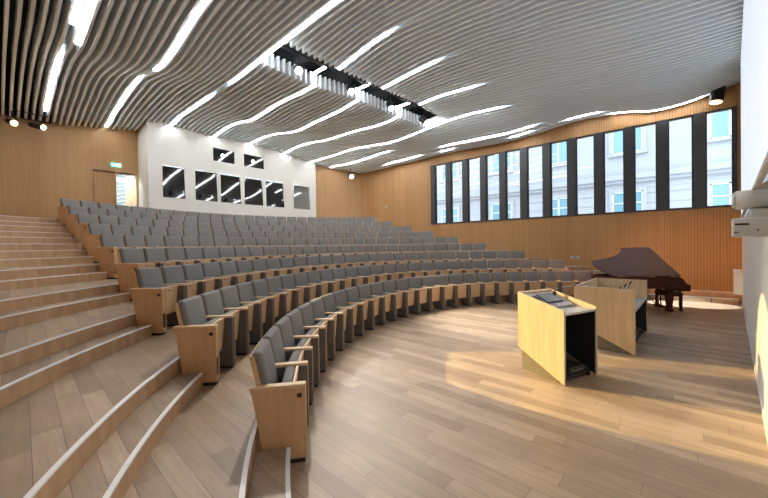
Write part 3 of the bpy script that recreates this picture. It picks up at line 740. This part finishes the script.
lectern((6.69, 0.42, 0), radians(-2.6), 1.82, 0.88, 1.07, 1.07, 0.43, 0.72, 'wide oak presenter desk with three microphones in front of the piano', True)

# ------------------------------------------------------------------ grand piano
PX, PY = 11.0, -0.20
pn = empty('grand_piano', (PX, PY, 0), radians(30), 'dark red mahogany grand piano with raised lid behind the lecterns', 'grand piano')
def smooth_poly(P, it=2):
    for _ in range(it):
        Q = []
        n = len(P)
        for i in range(n):
            a, b = P[i], P[(i + 1) % n]
            if a[2] and b[2]: Q += [a, b] if not Q or Q[-1] != a else [b]
            else:
                Q.append(a if a[2] else (a[0] * .75 + b[0] * .25, a[1] * .75 + b[1] * .25, 0)); 
                Q.append(b if b[2] else (a[0] * .25 + b[0] * .75, a[1] * .25 + b[1] * .75, 0))
        R = []
        for q in Q:
            if not R or hypot(q[0] - R[-1][0], q[1] - R[-1][1]) > 1e-5: R.append(q)
        if hypot(R[0][0] - R[-1][0], R[0][1] - R[-1][1]) < 1e-5: R.pop()
        P = R
    return [(a, b) for a, b, _ in P]
OUT = smooth_poly([(0, 0, 1), (1.45, 0, 1), (1.46, 0.70, 1), (1.12, 0.86, 0), (0.90, 1.24, 0), (0.74, 1.72, 1), (0.52, 1.76, 0), (0.22, 1.66, 0), (0, 1.48, 1)])
INN = [(0.725 + (a - 0.725) * 0.955, 0.9 + (b - 0.9) * 0.955) for a, b in OUT]
bm = bmesh.new(); n = len(OUT)
lo = [bm.verts.new((a, b, 0.66)) for a, b in OUT]; hi = [bm.verts.new((a, b, 0.955)) for a, b in OUT]; ih = [bm.verts.new((a, b, 0.955)) for a, b in INN]; il = [bm.verts.new((a, b, 0.86)) for a, b in INN]
for i in range(n):
    k = (i + 1) % n; bm.faces.new((lo[i], lo[k], hi[k], hi[i])); bm.faces.new((hi[i], hi[k], ih[k], ih[i])); bm.faces.new((ih[i], ih[k], il[k], il[i]))
bm.faces.new(lo[::-1])
obj('rim', bm, M_piano, pn)
bm = bmesh.new(); add_prism(bm, INN, 0.855, 0.862); sb = obj('soundboard', bm, mat('gold_plate', (0.45, 0.28, 0.08), 0.35, 0.7), pn)
bm = bmesh.new()
for q in range(22): add_cyl(bm, (0.10 + q * 0.055, 0.30, 0.885), (0.10 + q * 0.028, 1.45 - max(0, q - 6) * 0.045, 0.885), 0.002, seg=4)
obj('strings', bm, M_steel, sb)
LA = radians(28)
def lidx(c): return Vector((c.x * cos(LA) - (c.z) * sin(LA), c.y, 0.965 + c.x * sin(LA) + c.z * cos(LA)))
FOLD = 0.42
P1 = [p for p in OUT if p[1] > FOLD]; main = [(0, FOLD), (1.47, FOLD)] + [(p[0] * 1.01, p[1] * 1.005) for p in P1]
bm = bmesh.new(); add_prism(bm, main, 0.0, 0.022, 'z', lidx); lid = obj('lid', bm, M_piano, pn)
bm = bmesh.new(); add_prism(bm, [(0, -0.02), (1.47, -0.02), (1.47, FOLD - 0.006), (0, FOLD - 0.006)], 0.002, 0.024, 'z', lidx); obj('lid_flap', bm, M_piano, lid)
bm = bmesh.new()
for y in (0.15, 0.6, 1.3): add_cyl(bm, (0.0, y - 0.05, 0.965), (0.0, y + 0.05, 0.965), 0.008, seg=8)
obj('hinge', bm, M_brass, lid)
bm = bmesh.new(); add_cyl(bm, (1.38, 0.55, 0.94), (1.16, 0.62, 0.965 + 1.30 * sin(LA)), 0.010, seg=8); obj('lid_prop', bm, M_piano, pn)
bm = bmesh.new(); add_box(bm, 0.0, 1.45, -0.24, 0.0, 0.60, 0.70, 0.006, 1)
for x0 in (0.0, 1.39): add_prism(bm, [(-0.24, 0.70), (-0.24, 0.76), (-0.16, 0.78), (-0.08, 0.90), (0.0, 0.955), (0.0, 0.70)], x0, x0 + 0.06, 'x')
kb = obj('keybed', bm, M_piano, pn)
bm = bmesh.new()
for q in range(52): add_box(bm, 0.08 + q * 0.0248, 0.08 + q * 0.0248 + 0.0235, -0.225, -0.12, 0.70, 0.735)
obj('white_keys', bm, M_ivory, kb)
bm = bmesh.new()
for q in range(51):
    if q % 7 in (0, 1, 3, 4, 5): add_box(bm, 0.0915 + 0.0125 + q * 0.0248 - 0.006, 0.0915 + 0.0125 + q * 0.0248 + 0.006, -0.19, -0.12, 0.735, 0.748)
obj('black_keys', bm, M_dark, kb)
bm = bmesh.new(); add_box(bm, 0.06, 1.39, -0.115, -0.095, 0.70, 0.90); obj('fallboard', bm, M_piano, pn)
bm = bmesh.new(); add_prism(bm, [(0.08, 0.965), (0.10, 0.965), (0.20, 1.18), (0.18, 1.18)], 0.45, 1.0, 'x'); obj('music_desk', bm, M_piano, pn)
def leg_mesh(bm, x, y, h, a=0.055, b=0.032):
    prev = None
    for z, r in ((h, a), (h - 0.06, a), (h - 0.09, a * 0.8), (h - 0.12, a * 0.95), (0.14, b), (0.11, b * 1.5), (0.08, b * 1.5), (0.07, b * 0.9), (0.055, b * 0.9)):
        ring = [bm.verts.new((x + sx * r, y + sy * r, z)) for sx, sy in ((-1, -1), (1, -1), (1, 1), (-1, 1))]
        if prev:
            for q in range(4): bm.faces.new((prev[q], prev[(q + 1) % 4], ring[(q + 1) % 4], ring[q]))
        else: bm.faces.new(ring)
        prev = ring
    bm.faces.new(prev[::-1])
for x, y in ((0.16, 0.14), (1.29, 0.14), (0.42, 1.38)):
    bm = bmesh.new(); leg_mesh(bm, x, y, 0.66, 0.075, 0.045); lg = obj('leg', bm, M_piano, pn)
    bm = bmesh.new(); add_cyl(bm, (x - 0.015, y, 0.028), (x + 0.015, y, 0.028), 0.028, seg=14); add_cyl(bm, (x, y, 0.03), (x, y, 0.056), 0.02, seg=10); obj('caster', bm, M_brass, lg)
bm = bmesh.new()
for x in (0.64, 0.80): add_cyl(bm, (x, 0.08, 0.66), (x + (0.03 if x < 0.7 else -0.03), 0.04, 0.14), 0.016, seg=8)
add_box(bm, 0.58, 0.86, -0.03, 0.12, 0.08, 0.14, 0.005, 1); add_cyl(bm, (0.72, 0.12, 0.12), (0.72, 0.5, 0.66), 0.01, seg=6)
ly = obj('pedal_lyre', bm, M_piano, pn)
for x in (0.66, 0.72, 0.78):
    bm = bmesh.new(); add_box(bm, x - 0.012, x + 0.012, -0.14, -0.02, 0.045, 0.058); obj('pedal', bm, M_brass, ly)
bn = empty('piano_bench', (11.0 + 0.92 * 0.866 + 0.28 * 0.5, -0.20 + 0.92 * 0.5 - 0.28 * 0.866, 0), radians(30), 'dark wooden piano bench with padded top at the keyboard', 'bench')
bm = bmesh.new(); add_box(bm, -0.30, 0.30, -0.17, 0.17, 0.38, 0.46, 0.004, 1); obj('bench_frame', bm, M_piano, bn)
bm = bmesh.new(); add_box(bm, -0.29, 0.29, -0.16, 0.16, 0.46, 0.51, 0.018, 3); obj('cushion', bm, M_dark, bn, True)
for x in (-0.27, 0.27):
    for y in (-0.13, 0.13):
        bm = bmesh.new(); add_prism(bm, [(x - 0.028, y - 0.028), (x + 0.028, y - 0.028), (x + 0.028, y + 0.028), (x - 0.028, y + 0.028)], 0.0, 0.38); obj('leg', bm, M_piano, bn)

# ------------------------------------------------------------------ things on and by the front wall
sc = empty('projection_screen', (1.2, front_y(1.2) + 0.03, 2.40), atan2(-0.0985, 1), 'large white projection screen on the front wall at right edge', 'projection screen')
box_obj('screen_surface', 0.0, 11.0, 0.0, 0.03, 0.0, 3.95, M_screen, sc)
bm = bmesh.new(); add_cyl(bm, (0.0, 0.03, -0.02), (11.0, 0.03, -0.02), 0.025, seg=12); obj('bottom_bar', bm, M_grey, sc)
pj = empty('wall_projector', (4.35, front_y(4.35), 1.87), atan2(-0.0985, 1), 'light grey short throw projector jutting from the front wall below the screen', 'projector')
bm = bmesh.new(); add_box(bm, -0.15, 0.15, 0.0, 0.235, 0.0, 0.17, 0.02, 3); body = obj('body', bm, M_grey, pj, True)
bm = bmesh.new(); add_box(bm, -0.152, -0.148, 0.13, 0.215, 0.105, 0.122); add_box(bm, -0.152, -0.148, 0.19, 0.222, 0.04, 0.048)
obj('vent_slot', bm, M_dark, body)
bm = bmesh.new(); add_cyl(bm, (-0.152, 0.08, 0.06), (-0.148, 0.08, 0.06), 0.008, seg=10); obj('sensor', bm, M_dark, body)
bm = bmesh.new(); add_cyl(bm, (0.0, 0.0, 0.335), (0.0, 0.205, 0.335), 0.085, seg=24); add_cyl(bm, (0.0, 0.205, 0.335), (0.0, 0.235, 0.335), 0.085, 0.06, seg=24); obj('mirror_hood', bm, M_grey, pj, True)
bm = bmesh.new(); add_box(bm, -0.05, 0.05, 0.0, 0.12, 0.17, 0.25, 0.004, 1); obj('neck', bm, M_grey, pj)
bm = bmesh.new(); add_prism(bm, [(0.0, 0.40), (0.13, 0.40), (0.0, 0.50)], -0.03, 0.03, 'x'); obj('wall_bracket', bm, mat('bracket_beige', (0.5, 0.44, 0.36), 0.6), pj)
wc = empty('corner_cabinet', (13.75, front_y(13.75), 0.308), atan2(-0.0985, 1), 'small grey cabinet on the step in the far front corner', 'cabinet')
box_obj('body', -0.2, 0.2, 0.005, 0.19, 0.0, 0.66, M_grey, wc, 0.004)
box_obj('top', -0.21, 0.21, 0.005, 0.20, 0.66, 0.69, M_grey, wc, 0.003)

# ------------------------------------------------------------------ small plates on the window wall
for (y, z, lab) in ((12.63, 4.05, 'small white sensor plate on the wood wall behind the last window'), (10.38, 2.5, 'small grey grille below the rearmost window'), (2.84, 1.25, 'row of grey sockets on the wood wall above the piano tail')):
    t = empty('wall_plate', (XW, y, z), 0, lab, 'wall plate')
    big = 0.16 if z < 3 else 0.05
    box_obj('plate', -0.015, 0.0, -big, big, -0.05, 0.05 if z < 3 else 0.12, M_grey, t, 0.003)
    bm = bmesh.new()
    for q in range(3): add_box(bm, -0.018, -0.015, -big * 0.7 + q * big * 0.5, -big * 0.7 + q * big * 0.5 + big * 0.3, -0.025, 0.025)
    obj('socket', bm, M_darkmetal, t)

# ------------------------------------------------------------------ stage spotlights
def spotlight(name, pos, target, r, length, label, lens_col, lens_str, power, ang, blend, col, lens_face=None, group=None, soft=0.05):
    pos = Vector(pos); dv = (Vector(target) - pos).normalized()
    t = empty(name, pos, 0, label, 'spotlight', group)
    bm = bmesh.new(); a = -dv * length * 0.6; b = dv * length * 0.4
    add_cyl(bm, a, b, r * 0.9, r, 20); add_cyl(bm, a - dv * 0.06, a, r * 0.6, r * 0.85, 16)
    body = obj('housing', bm, M_dark, t)
    bm = bmesh.new(); add_cyl(bm, b + dv * 0.001, b + dv * 0.006, r * 0.86, seg=20)
    obj('lens', bm, mat('lens_' + name + str(lens_col), (0.9, 0.9, 0.9), 0.3, emit=lens_col, estr=lens_str), body)
    side = dv.cross(Vector((0, 0, 1))).normalized()
    bm = bmesh.new(); tp = Vector((0, 0, r * 1.6))
    add_tube(bm, [side * r * 1.1, side * r * 1.1 + tp, -side * r * 1.1 + tp, -side * r * 1.1], 0.012, 6); add_cyl(bm, tp, tp + Vector((0, 0, 0.25)), 0.015, seg=8)
    obj('yoke', bm, M_dark, t)
    if power:
        ld = bpy.data.lights.new('beam', 'SPOT'); ld.energy = power; ld.color = col; ld.spot_size = radians(ang); ld.spot_blend = blend; ld.shadow_soft_size = soft
        lo_ = bpy.data.objects.new('beam', ld); COL.objects.link(lo_); lo_.parent = t; lo_.location = dv * (length * 0.4 + 0.03)
        lo_.rotation_euler = dv.to_track_quat('-Z', 'Y').to_euler()
    return t
W5 = (1.0, 0.93, 0.82)
G = 'spotlights in the ceiling slot'
spotlight('slot_spotlight', (5.62, 7.86, 6.80), (2.2, 1.5, 1.0), 0.115, 0.30, 'black spotlight with white glowing lens at the left of the slot', (1, 0.98, 0.92), 8, 300, 50, 0.6, W5, group=G)
spotlight('slot_spotlight', (7.44, 7.67, 6.80), (5.0, 2.2, 0.5), 0.115, 0.30, 'black spotlight in the slot, second from the left', (1, 0.98, 0.92), 8, STAGE_POWER, 38, 0.8, W5, group=G)
spotlight('slot_spotlight', (9.26, 7.53, 6.80), (7.6, 3.1, 0.0), 0.115, 0.30, 'black spotlight in the slot, third from the left', (1, 0.98, 0.92), 8, 1500, 30, 1.0, W5, group=G)
spotlight('slot_spotlight', (11.12, 7.33, 6.74), (13.1, -0.40, 0.0), 0.115, 0.30, 'black spotlight in the slot furthest to the right', (1, 0.98, 0.92), 8, 5500, 7.6, 0.10, (0.9, 0.96, 1.0), group=G, soft=0.03)
spotlight('rear_spotlight', (0.44, 16.55, 6.12), (5.0, 1.0, 0.45), 0.10, 0.45, 'black spotlight with yellow lens high at the far left', (1.0, 0.85, 0.25), 6, 6600, 8.6, 0.06, (1.0, 0.74, 0.30), soft=0.02)
spotlight('rear_spotlight', (1.06, 16.55, 6.14), (13.8, 0.3, 1.1), 0.10, 0.45, 'black spotlight with orange lens beside the yellow one', (1.0, 0.5, 0.35), 6, 2600, 13, 1.0, (1.0, 0.42, 0.14), soft=0.02)
spotlight('corner_spotlight', (13.7, 14.2, 5.95), (8.0, 4.0, 1.5), 0.14, 0.4, 'black spotlight with warm lens in the rear right corner', (1.0, 0.85, 0.5), 5, 150, 40, 0.6, W5)
spotlight('wall_spotlight', (14.55, -1.15, 6.3), (14.1, -0.6, 3.0), 0.17, 0.5, 'large black cylindrical spotlight above the window nearest the front wall', (1.0, 0.5, 0.2), 2, 15, 70, 0.6, (1.0, 0.55, 0.25))
# black lighting bars the lamps hang from
bm = bmesh.new(); add_tube(bm, [(5.0, 7.915, 7.24), (12.0, 7.26, 7.24)], 0.03, 8)
for q in (5.2, 7.0, 8.8, 10.6, 11.9): add_tube(bm, [(q, 7.86 - 0.0935 * (q - 5.62), 7.24), (q, 7.86 - 0.0935 * (q - 5.62), 8.0)], 0.012, 6)
tag(obj('lighting_bar', bm, M_dark), 'long black bar inside the ceiling slot carrying four spotlights', 'lighting bar')
bm = bmesh.new(); add_tube(bm, [(-1.7, 16.55, 6.54), (1.3, 16.55, 6.54)], 0.025, 8)
tag(obj('lighting_bar', bm, M_dark), 'black bar on the rear wall carrying the coloured spotlights', 'lighting bar')

# ------------------------------------------------------------------ building across the street
FX = 24.0
M_stone = mat('pale_limestone', (0.44, 0.44, 0.45), 0.85, noise=0.06, nscale=0.8)
bl = empty('street_building', (FX, 0, -6), 0, 'pale stone building across the street seen through the windows', 'building')
bm = bmesh.new(); add_box(bm, 0.0, 4.0, -22, 34, 0, 24); obj('facade', bm, M_stone, bl)
bm = bmesh.new()
for z0, z1, o in ((11.25, 11.45, 0.16), (11.45, 11.75, 0.30), (11.75, 11.82, 0.20), (10.9, 10.96, 0.05)): add_box(bm, -o, 0.0, -22, 34, z0, z1)
obj('cornice', bm, M_stone, bl)
bm = bmesh.new()
for q in range(9): add_box(bm, -0.03, 0.0, -22, 34, 6.2 + q * 0.55, 6.2 + q * 0.55 + 0.50)
obj('rustication', bm, M_stone, bl)
M_pane = mat('street_pane', (0.20, 0.36, 0.42), 0.15, spec=0.7)
M_wframe = mat('street_window_frame', (0.75, 0.77, 0.78), 0.6)
for cy in (-14.9, -10.7, -6.5, -2.35, 1.82, 5.45, 9.2, 13.4, 17.6, 21.8, 26.0):
    for z0, z1 in ((13.0, 15.6), (8.6, 10.75)):
        bm = bmesh.new(); hw = 0.72; o = -0.06
        add_box(bm, o - 0.06, 0.0, cy - hw - 0.16, cy - hw, z0, z1); add_box(bm, o - 0.06, 0.0, cy + hw, cy + hw + 0.16, z0, z1)
        add_box(bm, o - 0.06, 0.0, cy - hw - 0.16, cy + hw + 0.16, z1, z1 + 0.2); add_box(bm, o - 0.14, 0.0, cy - hw - 0.22, cy + hw + 0.22, z0 - 0.14, z0)
        wv = obj('window_surround', bm, M_stone, bl)
        box_obj('pane', -0.05, -0.035, cy - hw, cy + hw, z0, z1, M_pane, wv)
        bm = bmesh.new()
        add_box(bm, -0.09, -0.05, cy - 0.05, cy + 0.05, z0, z1); add_box(bm, -0.09, -0.05, cy - hw, cy + hw, z0, z0 + 0.07); add_box(bm, -0.09, -0.05, cy - hw, cy + hw, z1 - 0.07, z1)
        add_box(bm, -0.09, -0.05, cy - hw, cy - hw + 0.07, z0, z1); add_box(bm, -0.09, -0.05, cy + hw - 0.07, cy + hw, z0, z1); add_box(bm, -0.09, -0.05, cy - hw, cy + hw, z0 + (z1 - z0) * 0.68, z0 + (z1 - z0) * 0.68 + 0.06)
        obj('window_frame', bm, M_wframe, wv)
bm = bmesh.new(); add_tube(bm, [(-0.25, 8.0 + 0.0, 0.1), (-0.25, 8.0, 20)], 0.05, 8) if False else None
bm.free()
struct(box_obj('road', XW + 0.4, FX, -22, 34, -6.2, -6.0, mat('asphalt', (0.35, 0.35, 0.35), 0.9, noise=0.1)), 'street below the windows', 'road')
